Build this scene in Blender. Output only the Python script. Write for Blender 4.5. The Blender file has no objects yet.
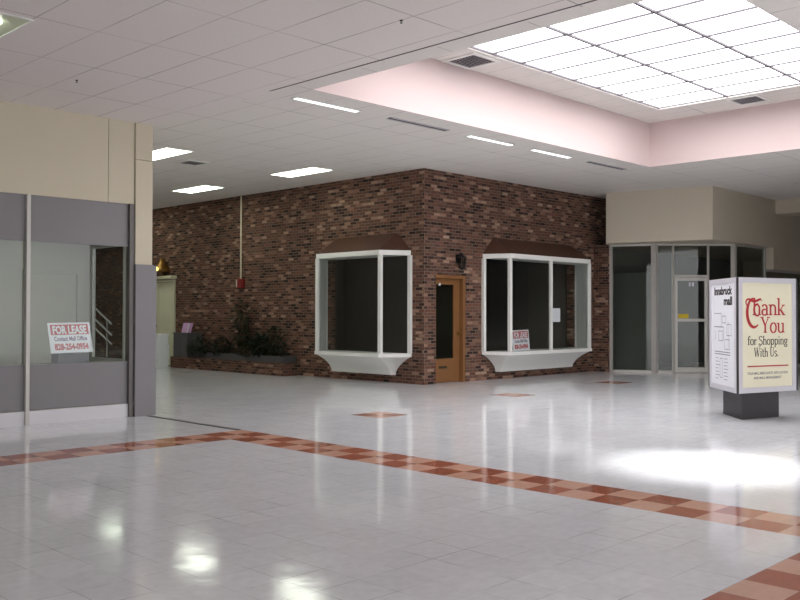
import bpy, bmesh, math, random
from mathutils import Vector, Matrix
random.seed(7)
C = bpy.context.scene.collection
PI = math.pi

# ------------------------------------------------------------------ helpers
WL = {}            # world location of every built object (no rotations on parents)

class MB:
    """collects faces into one bmesh"""
    def __init__(s): s.bm = bmesh.new(); s.mi = 0
    def face(s, pts):
        f = s.bm.faces.new([s.bm.verts.new(p) for p in pts]); f.material_index = s.mi; return f
    def box(s, x0, x1, y0, y1, z0, z1):
        if x0 > x1: x0, x1 = x1, x0
        if y0 > y1: y0, y1 = y1, y0
        return s.prism([(x0, y0), (x1, y0), (x1, y1), (x0, y1)], z0, z1)
    def prism(s, poly, z0, z1):
        return s.loft([[(x, y, z0) for x, y in poly], [(x, y, z1) for x, y in poly]])
    def loft(s, rings, caps=True):
        vs = [[s.bm.verts.new(p) for p in r] for r in rings]
        fs = []
        n = len(rings[0])
        for a, b in zip(vs[:-1], vs[1:]):
            for i in range(n):
                j = (i + 1) % n
                fs.append(s.bm.faces.new((a[i], a[j], b[j], b[i])))
        if caps:
            fs.append(s.bm.faces.new(vs[0][::-1])); fs.append(s.bm.faces.new(vs[-1]))
        for f in fs: f.material_index = s.mi
        bmesh.ops.recalc_face_normals(s.bm, faces=fs)
        return fs
    def obox(s, o, u, v, w):
        """box from origin o and three edge vectors"""
        o, u, v, w = map(Vector, (o, u, v, w))
        return s.loft([[o, o + u, o + u + v, o + v], [o + w, o + u + w, o + u + v + w, o + v + w]])
    def bar(s, p, q, wx, wy=None):
        """square bar from p to q"""
        p, q = Vector(p), Vector(q); d = (q - p).normalized(); wy = wy or wx
        a = Vector((0, 0, 1)) if abs(d.z) < .9 else Vector((1, 0, 0))
        u = d.cross(a).normalized() * wx; v = d.cross(u).normalized() * wy
        return s.obox(p - u / 2 - v / 2, u, v, q - p)
    def tube(s, pts, r, seg=8):
        pts = [Vector(p) for p in pts]; rings = []
        rr = r if isinstance(r, (list, tuple)) else [r] * len(pts)
        for i, p in enumerate(pts):
            d = (pts[min(i + 1, len(pts) - 1)] - pts[max(i - 1, 0)]).normalized()
            a = Vector((0, 0, 1)) if abs(d.z) < .95 else Vector((1, 0, 0))
            u = d.cross(a).normalized(); v = d.cross(u).normalized()
            rings.append([p + (u * math.cos(t) + v * math.sin(t)) * rr[i] for t in [k * 2 * PI / seg for k in range(seg)]])
        return s.loft(rings)
    def lathe(s, c, prof, seg=16):
        c = Vector(c)
        return s.loft([[c + Vector((r * math.cos(t), r * math.sin(t), z)) for t in [k * 2 * PI / seg for k in range(seg)]] for r, z in prof])
    def build(s, name, mats, parent=None, at=None, bevel=0, smooth=False):
        """links ONE mesh object; verts are given in world space"""
        bm = s.bm
        if bevel:
            bmesh.ops.bevel(bm, geom=bm.edges[:], offset=bevel, segments=1, affect='EDGES', clamp_overlap=True)
        o0 = Vector(WL[parent.name]) if parent else Vector(at if at else (0, 0, 0))
        uv = bm.loops.layers.uv.new('UVMap')
        bm.normal_update()
        for f in bm.faces:
            n = f.normal; ax = max(range(3), key=lambda i: abs(n[i]))
            for l in f.loops:
                p = l.vert.co
                l[uv].uv = (p.y, p.z) if ax == 0 else ((p.x, p.z) if ax == 1 else (p.x, p.y))
            f.smooth = smooth
        bmesh.ops.translate(bm, verts=bm.verts[:], vec=-o0)
        me = bpy.data.meshes.new(name); bm.to_mesh(me); bm.free()
        for m in (mats if isinstance(mats, (list, tuple)) else [mats]): me.materials.append(m)
        o = bpy.data.objects.new(name, me); C.objects.link(o)
        if parent: o.parent = parent
        else: o.location = o0
        WL[o.name] = tuple(o0)
        return o

def mb(*boxes):
    m = MB()
    for b in boxes: m.box(*b)
    return m
def tag(o, label, cat, group=None, kind=None):
    o['label'] = label; o['category'] = cat
    if group: o['group'] = group
    if kind: o['kind'] = kind
    return o
def struct(o): o['kind'] = 'structure'; return o
def thing(name, loc, label, cat, group=None):
    o = bpy.data.objects.new(name, None); C.objects.link(o); o.location = loc; o.empty_display_size = .1
    WL[o.name] = tuple(loc); return tag(o, label, cat, group)
def sroot(name, loc):
    o = bpy.data.objects.new(name, None); C.objects.link(o); o.location = loc; o.empty_display_size = .1
    WL[o.name] = tuple(loc); return struct(o)
def kids(o): return [c for c in C.objects if c.parent == o]
def copy_thing(src, loc, label):
    r = src.copy(); C.objects.link(r); r.location = loc; r['label'] = label; WL[r.name] = tuple(loc)
    for ch in kids(src):
        c = ch.copy(); C.objects.link(c); c.parent = r
        for g in kids(ch):
            d = g.copy(); C.objects.link(d); d.parent = c
    return r

def text_faces(m, body, size, o, u, v, width=None, align='LEFT', bold=0.0, depth=.002):
    """adds filled lettering to MB m: o origin, u/v unit vectors, optional total width"""
    cu = bpy.data.curves.new('t', 'FONT'); cu.body = body; cu.size = size; cu.offset = bold; cu.resolution_u = 3
    ob = bpy.data.objects.new('t', cu); C.objects.link(ob)
    dg = bpy.context.evaluated_depsgraph_get(); dg.update()
    me = bpy.data.meshes.new_from_object(ob.evaluated_get(dg))
    xs = [p.co.x for p in me.vertices]; x0, x1 = min(xs), max(xs)
    k = (width / (x1 - x0)) if width else 1.0
    o, u, v = Vector(o), Vector(u).normalized(), Vector(v).normalized(); n = u.cross(v)
    sh = {'LEFT': 0, 'CENTER': -.5, 'RIGHT': -1}[align] * (x1 - x0) * k
    vs = [m.bm.verts.new(o + u * ((p.co.x - x0) * k + sh) + v * p.co.y + n * depth) for p in me.vertices]
    for p in me.polygons:
        try:
            f = m.bm.faces.new([vs[i] for i in p.vertices]); f.material_index = m.mi
        except ValueError: pass
    bpy.data.objects.remove(ob); bpy.data.curves.remove(cu); bpy.data.meshes.remove(me)

def wall_grid(axis, c0, c1, a0, a1, z0, z1, holes):
    """solid wall; axis 'x': slab between x=c0..c1 running along y; holes [(a0,a1,z0,z1)]"""
    m = MB()
    A = sorted({a0, a1, *[h for q in holes for h in q[:2]]}); Zs = sorted({z0, z1, *[h for q in holes for h in q[2:]]})
    def hole(i, j):
        if i < 0 or j < 0 or i >= len(A) - 1 or j >= len(Zs) - 1: return True
        a, z = (A[i] + A[i + 1]) / 2, (Zs[j] + Zs[j + 1]) / 2
        return any(q[0] < a < q[1] and q[2] < z < q[3] for q in holes)
    P = (lambda c, a, z: (c, a, z)) if axis == 'x' else (lambda c, a, z: (a, c, z))
    for i in range(len(A) - 1):
        for j in range(len(Zs) - 1):
            if hole(i, j): continue
            a, b, z, y = A[i], A[i + 1], Zs[j], Zs[j + 1]
            m.face([P(c0, a, z), P(c0, b, z), P(c0, b, y), P(c0, a, y)])
            m.face([P(c1, a, z), P(c1, a, y), P(c1, b, y), P(c1, b, z)])
            if hole(i - 1, j): m.face([P(c0, a, z), P(c0, a, y), P(c1, a, y), P(c1, a, z)])
            if hole(i + 1, j): m.face([P(c0, b, z), P(c1, b, z), P(c1, b, y), P(c0, b, y)])
            if hole(i, j - 1): m.face([P(c0, a, z), P(c1, a, z), P(c1, b, z), P(c0, b, z)])
            if hole(i, j + 1): m.face([P(c0, a, y), P(c0, b, y), P(c1, b, y), P(c1, a, y)])
    bmesh.ops.remove_doubles(m.bm, verts=m.bm.verts[:], dist=1e-5)
    bmesh.ops.recalc_face_normals(m.bm, faces=m.bm.faces[:])
    return m

# ------------------------------------------------------------------ materials
def lin(c):
    f = lambda v: v / 12.92 if v <= .04045 else ((v + .055) / 1.055) ** 2.4
    return tuple(f(x / 255) for x in c) + (1,)
def nodes(name):
    m = bpy.data.materials.new(name); m.use_nodes = True; nt = m.node_tree
    return m, nt, nt.nodes['Principled BSDF']
def N(nt, t, **kw):
    n = nt.nodes.new(t)
    for k, v in kw.items():
        if k in n.inputs: n.inputs[k].default_value = v
        else: setattr(n, k, v)
    return n
def mat(name, rgb, rough=.6, metal=0, var=.06, scale=8, spec=.5, bump=0):
    """plain colour with a little procedural noise in it"""
    m, nt, b = nodes(name); L = nt.links
    tc = N(nt, 'ShaderNodeTexCoord'); no = N(nt, 'ShaderNodeTexNoise', Scale=scale, Detail=4)
    L.new(tc.outputs['Object'], no.inputs['Vector'])
    mx = N(nt, 'ShaderNodeMix', data_type='RGBA')
    c = lin(rgb); mx.inputs[6].default_value = tuple(v * (1 - var) for v in c[:3]) + (1,)
    mx.inputs[7].default_value = tuple(min(1, v * (1 + var)) for v in c[:3]) + (1,)
    L.new(no.outputs['Fac'], mx.inputs[0]); L.new(mx.outputs[2], b.inputs['Base Color'])
    b.inputs['Roughness'].default_value = rough; b.inputs['Metallic'].default_value = metal
    b.inputs['Specular IOR Level'].default_value = spec
    if bump:
        bp = N(nt, 'ShaderNodeBump', Strength=bump, Distance=.01); L.new(no.outputs['Fac'], bp.inputs['Height']); L.new(bp.outputs[0], b.inputs['Normal'])
    return m
def emit(name, rgb, strength):
    m, nt, b = nodes(name)
    e = N(nt, 'ShaderNodeEmission', Color=tuple(rgb) + (1,), Strength=strength)
    nt.links.new(e.outputs[0], nt.nodes['Material Output'].inputs[0]); return m
def glass(name, tint=(.93, .95, .94), rough=0.0, ior=1.34):
    m, nt, b = nodes(name); L = nt.links
    t = N(nt, 'ShaderNodeBsdfTransparent', Color=tuple(tint) + (1,)); g = N(nt, 'ShaderNodeBsdfGlossy', Roughness=rough)
    fr = N(nt, 'ShaderNodeFresnel'); mx = N(nt, 'ShaderNodeMixShader')
    ge = N(nt, 'ShaderNodeNewGeometry'); mi = N(nt, 'ShaderNodeMix', data_type='FLOAT'); mi.inputs[2].default_value = ior; mi.inputs[3].default_value = 1 / ior
    L.new(ge.outputs['Backfacing'], mi.inputs[0]); L.new(mi.outputs[0], fr.inputs['IOR'])
    L.new(fr.outputs[0], mx.inputs[0]); L.new(t.outputs[0], mx.inputs[1]); L.new(g.outputs[0], mx.inputs[2])
    L.new(mx.outputs[0], nt.nodes['Material Output'].inputs[0]); return m

def brick_mat(name):
    m, nt, b = nodes(name); L = nt.links
    uv = N(nt, 'ShaderNodeUVMap')
    def bt():
        t = N(nt, 'ShaderNodeTexBrick', Scale=1.0)
        t.inputs['Color1'].default_value = (0, 0, 0, 1); t.inputs['Color2'].default_value = (1, 1, 1, 1); t.inputs['Mortar'].default_value = (.5, .5, .5, 1)
        t.inputs['Mortar Size'].default_value = .0075; t.inputs['Mortar Smooth'].default_value = .1; t.inputs['Bias'].default_value = 0
        t.inputs['Brick Width'].default_value = .195; t.inputs['Row Height'].default_value = .066
        L.new(uv.outputs[0], t.inputs['Vector']); return t
    t = bt()
    r = N(nt, 'ShaderNodeValToRGB'); L.new(t.outputs['Color'], r.inputs[0])
    cr = r.color_ramp; cr.interpolation = 'LINEAR'
    stops = [(0, (44, 31, 28)), (.14, (66, 45, 39)), (.3, (100, 65, 53)), (.45, (88, 62, 53)), (.6, (112, 73, 59)), (.74, (94, 69, 59)), (.87, (128, 92, 76)), (.96, (148, 114, 96)), (1, (166, 135, 115))]
    while len(cr.elements) < len(stops): cr.elements.new(.5)
    for e, (p, c) in zip(cr.elements, stops): e.position = p; e.color = lin(c)
    n1 = N(nt, 'ShaderNodeTexNoise', Scale=1.1, Detail=3); L.new(uv.outputs[0], n1.inputs['Vector'])
    n2 = N(nt, 'ShaderNodeTexNoise', Scale=40, Detail=3); L.new(uv.outputs[0], n2.inputs['Vector'])
    ad = N(nt, 'ShaderNodeMath', operation='MULTIPLY_ADD'); L.new(n1.outputs['Fac'], ad.inputs[0]); ad.inputs[1].default_value = .7; ad.inputs[2].default_value = .3
    ad2 = N(nt, 'ShaderNodeMath', operation='MULTIPLY_ADD'); L.new(n2.outputs['Fac'], ad2.inputs[0]); ad2.inputs[1].default_value = .7; L.new(ad.outputs[0], ad2.inputs[2])
    mul = N(nt, 'ShaderNodeMix', data_type='RGBA', blend_type='MULTIPLY'); mul.inputs[0].default_value = 1
    L.new(r.outputs[0], mul.inputs[6]); L.new(ad2.outputs[0], mul.inputs[7])
    mo = N(nt, 'ShaderNodeMix', data_type='RGBA'); L.new(t.outputs['Fac'], mo.inputs[0]); L.new(mul.outputs[2], mo.inputs[6]); mo.inputs[7].default_value = lin((112, 100, 88))
    L.new(mo.outputs[2], b.inputs['Base Color']); b.inputs['Roughness'].default_value = .85; b.inputs['Specular IOR Level'].default_value = .2
    bp = N(nt, 'ShaderNodeBump', Strength=.5, Distance=.01); inv = N(nt, 'ShaderNodeMath', operation='SUBTRACT'); inv.inputs[0].default_value = 1
    L.new(t.outputs['Fac'], inv.inputs[1]); L.new(inv.outputs[0], bp.inputs['Height']); L.new(bp.outputs[0], b.inputs['Normal'])
    return m

def line_mask(nt, coord, period, offset, halfw):
    """1 on a joint line, 0 elsewhere; coord is a float socket"""
    L = nt.links
    a = N(nt, 'ShaderNodeMath', operation='SUBTRACT'); L.new(coord, a.inputs[0]); a.inputs[1].default_value = offset - period / 2
    f = N(nt, 'ShaderNodeMath', operation='FLOORED_MODULO'); L.new(a.outputs[0], f.inputs[0]); f.inputs[1].default_value = period
    s = N(nt, 'ShaderNodeMath', operation='SUBTRACT'); L.new(f.outputs[0], s.inputs[0]); s.inputs[1].default_value = period / 2
    ab = N(nt, 'ShaderNodeMath', operation='ABSOLUTE'); L.new(s.outputs[0], ab.inputs[0])
    lt = N(nt, 'ShaderNodeMath', operation='LESS_THAN'); L.new(ab.outputs[0], lt.inputs[0]); lt.inputs[1].default_value = halfw
    return lt.outputs[0]

def ceiling_mat(name, rgb, px, ox, py, oy):
    m, nt, b = nodes(name); L = nt.links
    tc = N(nt, 'ShaderNodeTexCoord'); sp = N(nt, 'ShaderNodeSeparateXYZ'); L.new(tc.outputs['Object'], sp.inputs[0])
    lx = line_mask(nt, sp.outputs[0], px, ox, .007); ly = line_mask(nt, sp.outputs[1], py, oy, .008)
    mxm = N(nt, 'ShaderNodeMath', operation='MAXIMUM'); L.new(lx, mxm.inputs[0]); L.new(ly, mxm.inputs[1])
    no = N(nt, 'ShaderNodeTexNoise', Scale=1.3, Detail=2); L.new(tc.outputs['Object'], no.inputs['Vector'])
    rp = N(nt, 'ShaderNodeMapRange'); L.new(no.outputs['Fac'], rp.inputs[0]); rp.inputs[1].default_value = .35; rp.inputs[2].default_value = .65; rp.inputs[3].default_value = .3; rp.inputs[4].default_value = .9
    mm = N(nt, 'ShaderNodeMath', operation='MULTIPLY'); L.new(mxm.outputs[0], mm.inputs[0]); L.new(rp.outputs[0], mm.inputs[1])
    fine = N(nt, 'ShaderNodeTexNoise', Scale=60, Detail=3); L.new(tc.outputs['Object'], fine.inputs['Vector'])
    c = lin(rgb)
    base = N(nt, 'ShaderNodeMix', data_type='RGBA'); base.inputs[6].default_value = tuple(v * .93 for v in c[:3]) + (1,); base.inputs[7].default_value = tuple(v * 1.06 for v in c[:3]) + (1,); L.new(fine.outputs['Fac'], base.inputs[0])
    mx = N(nt, 'ShaderNodeMix', data_type='RGBA'); L.new(mm.outputs[0], mx.inputs[0]); L.new(base.outputs[2], mx.inputs[6]); mx.inputs[7].default_value = tuple(v * .45 for v in c[:3]) + (1,)
    L.new(mx.outputs[2], b.inputs['Base Color']); b.inputs['Roughness'].default_value = .9; b.inputs['Specular IOR Level'].default_value = .1
    return m

TT = .3075; TX0 = 6.25; TY0 = 2.83
def tile_mat(name, rgb, var, joint=.35):
    """waxed vinyl floor tiles: random tone per tile, faint joints, glossy"""
    m, nt, b = nodes(name); L = nt.links
    tc = N(nt, 'ShaderNodeTexCoord'); sp = N(nt, 'ShaderNodeSeparateXYZ'); L.new(tc.outputs['Object'], sp.inputs[0])
    ids = []
    for k, o in ((0, TX0), (1, TY0)):
        a = N(nt, 'ShaderNodeMath', operation='SUBTRACT'); L.new(sp.outputs[k], a.inputs[0]); a.inputs[1].default_value = o
        d = N(nt, 'ShaderNodeMath', operation='DIVIDE'); L.new(a.outputs[0], d.inputs[0]); d.inputs[1].default_value = TT
        f = N(nt, 'ShaderNodeMath', operation='FLOOR'); L.new(d.outputs[0], f.inputs[0]); ids.append(f)
    cb = N(nt, 'ShaderNodeCombineXYZ'); L.new(ids[0].outputs[0], cb.inputs[0]); L.new(ids[1].outputs[0], cb.inputs[1])
    wn = N(nt, 'ShaderNodeTexWhiteNoise'); L.new(cb.outputs[0], wn.inputs['Vector'])
    c = lin(rgb); base = N(nt, 'ShaderNodeMix', data_type='RGBA')
    base.inputs[6].default_value = tuple(v * (1 - var) for v in c[:3]) + (1,); base.inputs[7].default_value = tuple(min(1, v * (1 + var)) for v in c[:3]) + (1,)
    L.new(wn.outputs['Value'], base.inputs[0])
    # mottling inside a tile
    no = N(nt, 'ShaderNodeTexNoise', Scale=14, Detail=5); L.new(tc.outputs['Object'], no.inputs['Vector'])
    mr = N(nt, 'ShaderNodeMapRange'); L.new(no.outputs['Fac'], mr.inputs[0]); mr.inputs[3].default_value = .86; mr.inputs[4].default_value = 1.12
    mu = N(nt, 'ShaderNodeMix', data_type='RGBA', blend_type='MULTIPLY'); mu.inputs[0].default_value = 1; L.new(base.outputs[2], mu.inputs[6]); L.new(mr.outputs[0], mu.inputs[7])
    lx = line_mask(nt, sp.outputs[0], TT, TX0, .003); ly = line_mask(nt, sp.outputs[1], TT, TY0, .003)
    mxm = N(nt, 'ShaderNodeMath', operation='MAXIMUM'); L.new(lx, mxm.inputs[0]); L.new(ly, mxm.inputs[1])
    n2 = N(nt, 'ShaderNodeTexNoise', Scale=1.7, Detail=2); L.new(tc.outputs['Object'], n2.inputs['Vector'])
    r2 = N(nt, 'ShaderNodeMapRange'); L.new(n2.outputs['Fac'], r2.inputs[0]); r2.inputs[1].default_value = .42; r2.inputs[2].default_value = .66; r2.inputs[3].default_value = .05; r2.inputs[4].default_value = 1
    jm = N(nt, 'ShaderNodeMath', operation='MULTIPLY'); L.new(mxm.outputs[0], jm.inputs[0]); L.new(r2.outputs[0], jm.inputs[1])
    jj = N(nt, 'ShaderNodeMath', operation='MULTIPLY'); L.new(jm.outputs[0], jj.inputs[0]); jj.inputs[1].default_value = joint
    mx = N(nt, 'ShaderNodeMix', data_type='RGBA'); L.new(jj.outputs[0], mx.inputs[0]); L.new(mu.outputs[2], mx.inputs[6]); mx.inputs[7].default_value = lin((70, 60, 55))
    L.new(mx.outputs[2], b.inputs['Base Color'])
    rn = N(nt, 'ShaderNodeTexNoise', Scale=2.5, Detail=3); L.new(tc.outputs['Object'], rn.inputs['Vector'])
    rr = N(nt, 'ShaderNodeMapRange'); L.new(rn.outputs['Fac'], rr.inputs[0]); rr.inputs[3].default_value = .05; rr.inputs[4].default_value = .14
    L.new(rr.outputs[0], b.inputs['Roughness']); b.inputs['Specular IOR Level'].default_value = .55
    wv = N(nt, 'ShaderNodeTexNoise', Scale=5, Detail=2); L.new(tc.outputs['Object'], wv.inputs['Vector'])
    bp = N(nt, 'ShaderNodeBump', Strength=.06, Distance=.02); L.new(wv.outputs['Fac'], bp.inputs['Height']); L.new(bp.outputs[0], b.inputs['Normal'])
    return m

M = {}
M['brick'] = brick_mat('mixed_brick')
M['tile_white'] = tile_mat('white_vinyl_tile', (221, 222, 226), .03, .6)
M['tile_red'] = tile_mat('terracotta_tile', (166, 98, 76), .12, .25)
M['tile_pink'] = tile_mat('salmon_tile', (208, 164, 144), .07, .25)
M['ceil_low'] = ceiling_mat('near_ceiling_tile', (226, 219, 216), .61, 4.22, 1.27, 7.06)
M['ceil_high'] = ceiling_mat('far_ceiling_tile', (224, 219, 214), .61, 7.9, 1.27, 9.46)
M['pink_plaster'] = mat('pink_plaster', (208, 190, 188), .9, var=.02, scale=1)
M['beige'] = mat('beige_paint', (200, 191, 170), .75, var=.02, scale=2)
M['beige_grey'] = mat('taupe_paint', (196, 186, 168), .8, var=.02, scale=2)
M['mauve'] = mat('mauve_grey_panel', (124, 121, 124), .5, var=.03, scale=2)
M['kick'] = mat('pale_kick_board', (205, 203, 206), .5, var=.03, scale=3)
M['alu'] = mat('brushed_aluminium', (186, 183, 177), .4, .15, var=.05)
M['alu_dark'] = mat('dark_bronze_metal', (70, 62, 52), .4, .5)
M['jamb'] = mat('grey_jamb_metal', (96, 92, 90), .4, .3)
M['white_paint'] = mat('white_gloss_paint', (226, 226, 222), .4, var=.02)
M['copper'] = mat('brown_copper_sheet', (80, 51, 38), .6, .15, var=.2, scale=6)
M['wood'] = mat('varnished_brown_wood', (126, 86, 50), .4, var=.12, scale=5)
M['brass'] = mat('brass', (130, 96, 44), .4, .7)
M['black'] = mat('black_metal', (22, 22, 23), .5)
M['charcoal'] = mat('charcoal_laminate', (52, 50, 53), .45)
M['red'] = mat('red_ink', (176, 34, 40), .5, var=.05)
M['red_box'] = mat('red_enamel', (120, 22, 22), .4)
M['ink'] = mat('black_ink', (32, 28, 28), .6)
M['grey_ink'] = mat('grey_ink', (120, 118, 126), .6)
M['blue_ink'] = mat('mauve_ink', (110, 84, 120), .6)
M['cream'] = mat('cream_poster', (228, 222, 196), .5, var=.03, scale=2)
M['paper'] = mat('white_paper', (226, 226, 232), .6, var=.02)
M['silver'] = mat('pale_silver_frame', (205, 203, 210), .35, .15, var=.03)
M['shop_wall'] = mat('pale_shop_wall', (166, 164, 146), .8, var=.03, scale=3)
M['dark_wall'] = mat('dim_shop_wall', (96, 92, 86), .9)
M['grey_wall'] = mat('grey_shop_wall', (140, 142, 142), .9)
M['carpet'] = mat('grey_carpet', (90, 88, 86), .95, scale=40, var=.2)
M['cream_door'] = mat('cream_green_door', (214, 214, 186), .5, var=.03)
M['box_white'] = mat('pale_blue_white_card', (236, 240, 242), .7)
M['pink_card'] = mat('pink_card', (214, 170, 214), .5, var=.15, scale=30)
M['grey_wood'] = mat('weathered_grey_timber', (84, 82, 84), .8, var=.15)
M['soil'] = mat('dark_soil', (44, 36, 30), .95, var=.3, scale=40)
M['leaf'] = mat('dark_green_leaf', (30, 42, 25), .5, var=.3, scale=12)
M['leaf2'] = mat('olive_leaf', (42, 50, 31), .5, var=.3, scale=12)
M['bark'] = mat('brown_stem', (84, 66, 46), .9)
M['conduit'] = mat('ivory_conduit', (214, 206, 180), .5)
M['vent'] = mat('vent_blade_grey', (176, 172, 176), .5, .2)
M['vent_dark'] = mat('duct_dark', (40, 38, 42), .9)
M['yellow'] = mat('yellow_sticker', (206, 178, 40), .6)
M['seam'] = mat('dark_floor_track', (70, 66, 62), .5, .4)
M['reflector'] = mat('greenish_reflector', (188, 194, 170), .4)
M['glaze_bar'] = mat('grey_glazing_bar', (96, 92, 98), .6)
M['blocker_wall'] = mat('grey_blocker_wall', (120, 116, 112), .8)  # only on the unseen walls added to block light
M['steel'] = mat('polished_rail_steel', (190, 190, 190), .25, .8)
M['glass'] = glass('clear_glass')
M['glass_thin'] = glass('matt_coated_glass', (.8, .82, .8), 0, 1.15)
M['glass_dim'] = glass('tinted_glass', (.74, .76, .73))
M['sky'] = emit('skylight_daylight', (1.0, .985, 1.0), 2.3)
M['tube'] = emit('fluorescent_lens', (.93, 1.0, .84), 3.3)
M['tube_w'] = emit('cool_fluorescent_lens', (.95, 1.0, 1.0), 1.4)
M['bulb'] = emit('warm_bulb', (1.0, .66, .16), 1.2)

# ------------------------------------------------------------------ floor
HC, LC, RC = 4.54, 4.26, 5.45          # high ceiling, low ceiling, skylight ring
STEP = 6.92
m = MB()
diam = [(8.995, 9.30), (13.0, 9.80), (17.08, 10.15)]
i0, i1 = int((-8 - TX0) / TT), int((31 - TX0) / TT); j0, j1 = int((-9 - TY0) / TT), int((32 - TY0) / TT)
gx = [TX0 + i * TT for i in range(i0, i1 + 1)]; gy = [TY0 + j * TT for j in range(j0, j1 + 1)]
grid = {}
def fv(i, j):
    if (i, j) not in grid: grid[i, j] = m.bm.verts.new((TX0 + i * TT, TY0 + j * TT, 0))
    return grid[i, j]
di = [(round((x - TX0) / TT), round((y - TY0) / TT)) for x, y in diam]
for i in range(i0, i1):
    for j in range(j0, j1):
        k = 0
        if (i in (0, 1) and -6 <= j <= 21) or (j in (20, 21) and i <= 1) or (j in (-4, -3) and i <= 1):
            k = 1 if (i + j) % 2 else 2
        for a, b in di:
            if i - a in (0, 1) and j - b in (0, 1): k = 1 if (i - a + j - b) == 1 else 2
        f = m.bm.faces.new((fv(i, j), fv(i + 1, j), fv(i + 1, j + 1), fv(i, j + 1))); f.material_index = k
struct(m.build('floor', [M['tile_white'], M['tile_red'], M['tile_pink']]))
struct(mb((6.79, 6.85, 9.6, 11.85, 0, .006)).build('trim_1', M['seam']))

# ------------------------------------------------------------------ ceilings
def slab_hole(x0, x1, y0, y1, hx0, hx1, hy0, hy1, z0, z1):
    q = MB(); X = [x0, hx0, hx1, x1]; Y = [y0, hy0, hy1, y1]
    for a in range(3):
        for b in range(3):
            if a == 1 and b == 1: continue
            for z in (z0, z1): q.face([(X[a], Y[b], z), (X[a + 1], Y[b], z), (X[a + 1], Y[b + 1], z), (X[a], Y[b + 1], z)])
    for (xa, xb, ya, yb) in ((x0, x1, y0, y1), (hx0, hx1, hy0, hy1)):
        for p, r in (((xa, ya), (xb, ya)), ((xb, ya), (xb, yb)), ((xb, yb), (xa, yb)), ((xa, yb), (xa, ya))):
            q.face([(*p, z0), (*r, z0), (*r, z1), (*p, z1)])
    bmesh.ops.remove_doubles(q.bm, verts=q.bm.verts[:], dist=1e-5); bmesh.ops.recalc_face_normals(q.bm, faces=q.bm.faces[:])
    return q
WX0, WX1, WY0, WY1 = 7.9, 16.98, 3.75, 9.46
struct(mb((-8, STEP, -9, 13.4, LC, LC + .4)).build('ceiling', M['ceil_low']))
struct(slab_hole(STEP, 31, -9, 32, WX0, WX1, WY0, WY1, HC, HC + .12).build('ceiling', M['ceil_high']))
q = MB(); T = .12
q.box(WX0 - T, WX1 + T, WY1, WY1 + T, HC + .12, RC + .02); q.box(WX0 - T, WX1 + T, WY0 - T, WY0, HC + .12, RC + .02)
q.box(WX0 - T, WX0, WY0, WY1, HC + .12, RC + .02); q.box(WX1, WX1 + T, WY0, WY1, HC + .12, RC + .02)
q.box(WX0 - .001, WX1 + .001, WY1 - .004, WY1 + .01, HC - .002, RC); q.box(WX1 - .004, WX1 + .01, WY0, WY1, HC - .002, RC)
struct(q.build('wall_skylight_well', M['pink_plaster']))
SX0, SX1, SY0, SY1 = 8.66, 15.98, 4.58, 8.71
struct(slab_hole(WX0, WX1, WY0, WY1, SX0, SX1, SY0, SY1, RC, RC + .1).build('ceiling', M['ceil_high']))
w = sroot('window_1', (SX0, SY0, RC))
mb((SX0, SX1, SY0, SY1, RC + .05, RC + .07)).build('glazing', M['sky'], w)
for k in range(4):
    y = SY0 + (SY1 - SY0) * k / 3; wd = .038 if k in (1, 2) else .045
    mb((SX0, SX1, y - wd / 2, y + wd / 2, RC + .018, RC + .049)).build('glazing_bar', M['glaze_bar'], w)
nb = 10
for k in range(nb + 1):
    x = SX0 + (SX1 - SX0) * k / nb
    mb((x - .017, x + .017, SY0 + .02, SY1 - .02, RC + .026, RC + .048)).build('crossbar', M['glaze_bar'], w)
struct(mb((6.845, 6.863, 2.0, 9.03, LC - .004, LC - .0005)).build('trim_2', M['seam']))

# ------------------------------------------------------------------ ceiling fixtures
def troffer(cx, cy, z, lx, ly, label, group, lens):
    t = thing('ceiling_light', (cx, cy, z), label, 'ceiling light', group)
    q = MB(); f = .025
    q.box(cx - lx / 2, cx + lx / 2, cy - ly / 2, cy - ly / 2 + f, z - .012, z - .001); q.box(cx - lx / 2, cx + lx / 2, cy + ly / 2 - f, cy + ly / 2, z - .012, z - .001)
    q.box(cx - lx / 2, cx - lx / 2 + f, cy - ly / 2 + f, cy + ly / 2 - f, z - .012, z - .001); q.box(cx + lx / 2 - f, cx + lx / 2, cy - ly / 2 + f, cy + ly / 2 - f, z - .012, z - .001)
    q.build('frame', M['white_paint'], t)
    mb((cx - lx / 2 + f, cx + lx / 2 - f, cy - ly / 2 + f, cy + ly / 2 - f, z - .008, z - .002)).build('diffuser', lens, t)
    return t
GT = 'square-lensed fluorescent lights in the brick corridor ceiling'
t1 = troffer(9.08, 15.42, HC, .6, 1.48, 'bright recessed fluorescent ceiling light right beside the top of the beige column', GT, M['tube'])
copy_thing(t1, (12.32, 19.12, HC), 'recessed fluorescent ceiling light nearest the white conduit and farthest down the brick corridor')
copy_thing(t1, (12.38, 15.2, HC), 'recessed fluorescent ceiling light above the white bay window left of the brick corner')
copy_thing(t1, (12.36, 23.2, HC), 'recessed fluorescent ceiling light over the far corridor end, hidden behind the beige column')
t = troffer(3.33, 9.1, LC, .6, 1.36, 'fluorescent ceiling light with greenish reflector cut off by the top left corner of the view', None, M['reflector'])
for dx in (-.17, .06): 
    q = MB(); q.tube([(3.33 + dx, 8.62, LC - .03), (3.33 + dx, 9.7, LC - .03)], .02, 8); q.build('fluorescent_tube', M['tube'], t)
GS = 'slim strip lights along the skylight well'
s1 = troffer(8.63, 10.0, HC, 1.25, .15, 'slim recessed strip light nearest the left end of the skylight well', GS, M['tube_w'])
copy_thing(s1, (12.42, 10.0, HC), 'slim recessed strip light between the long slot diffuser and another strip light')
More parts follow.
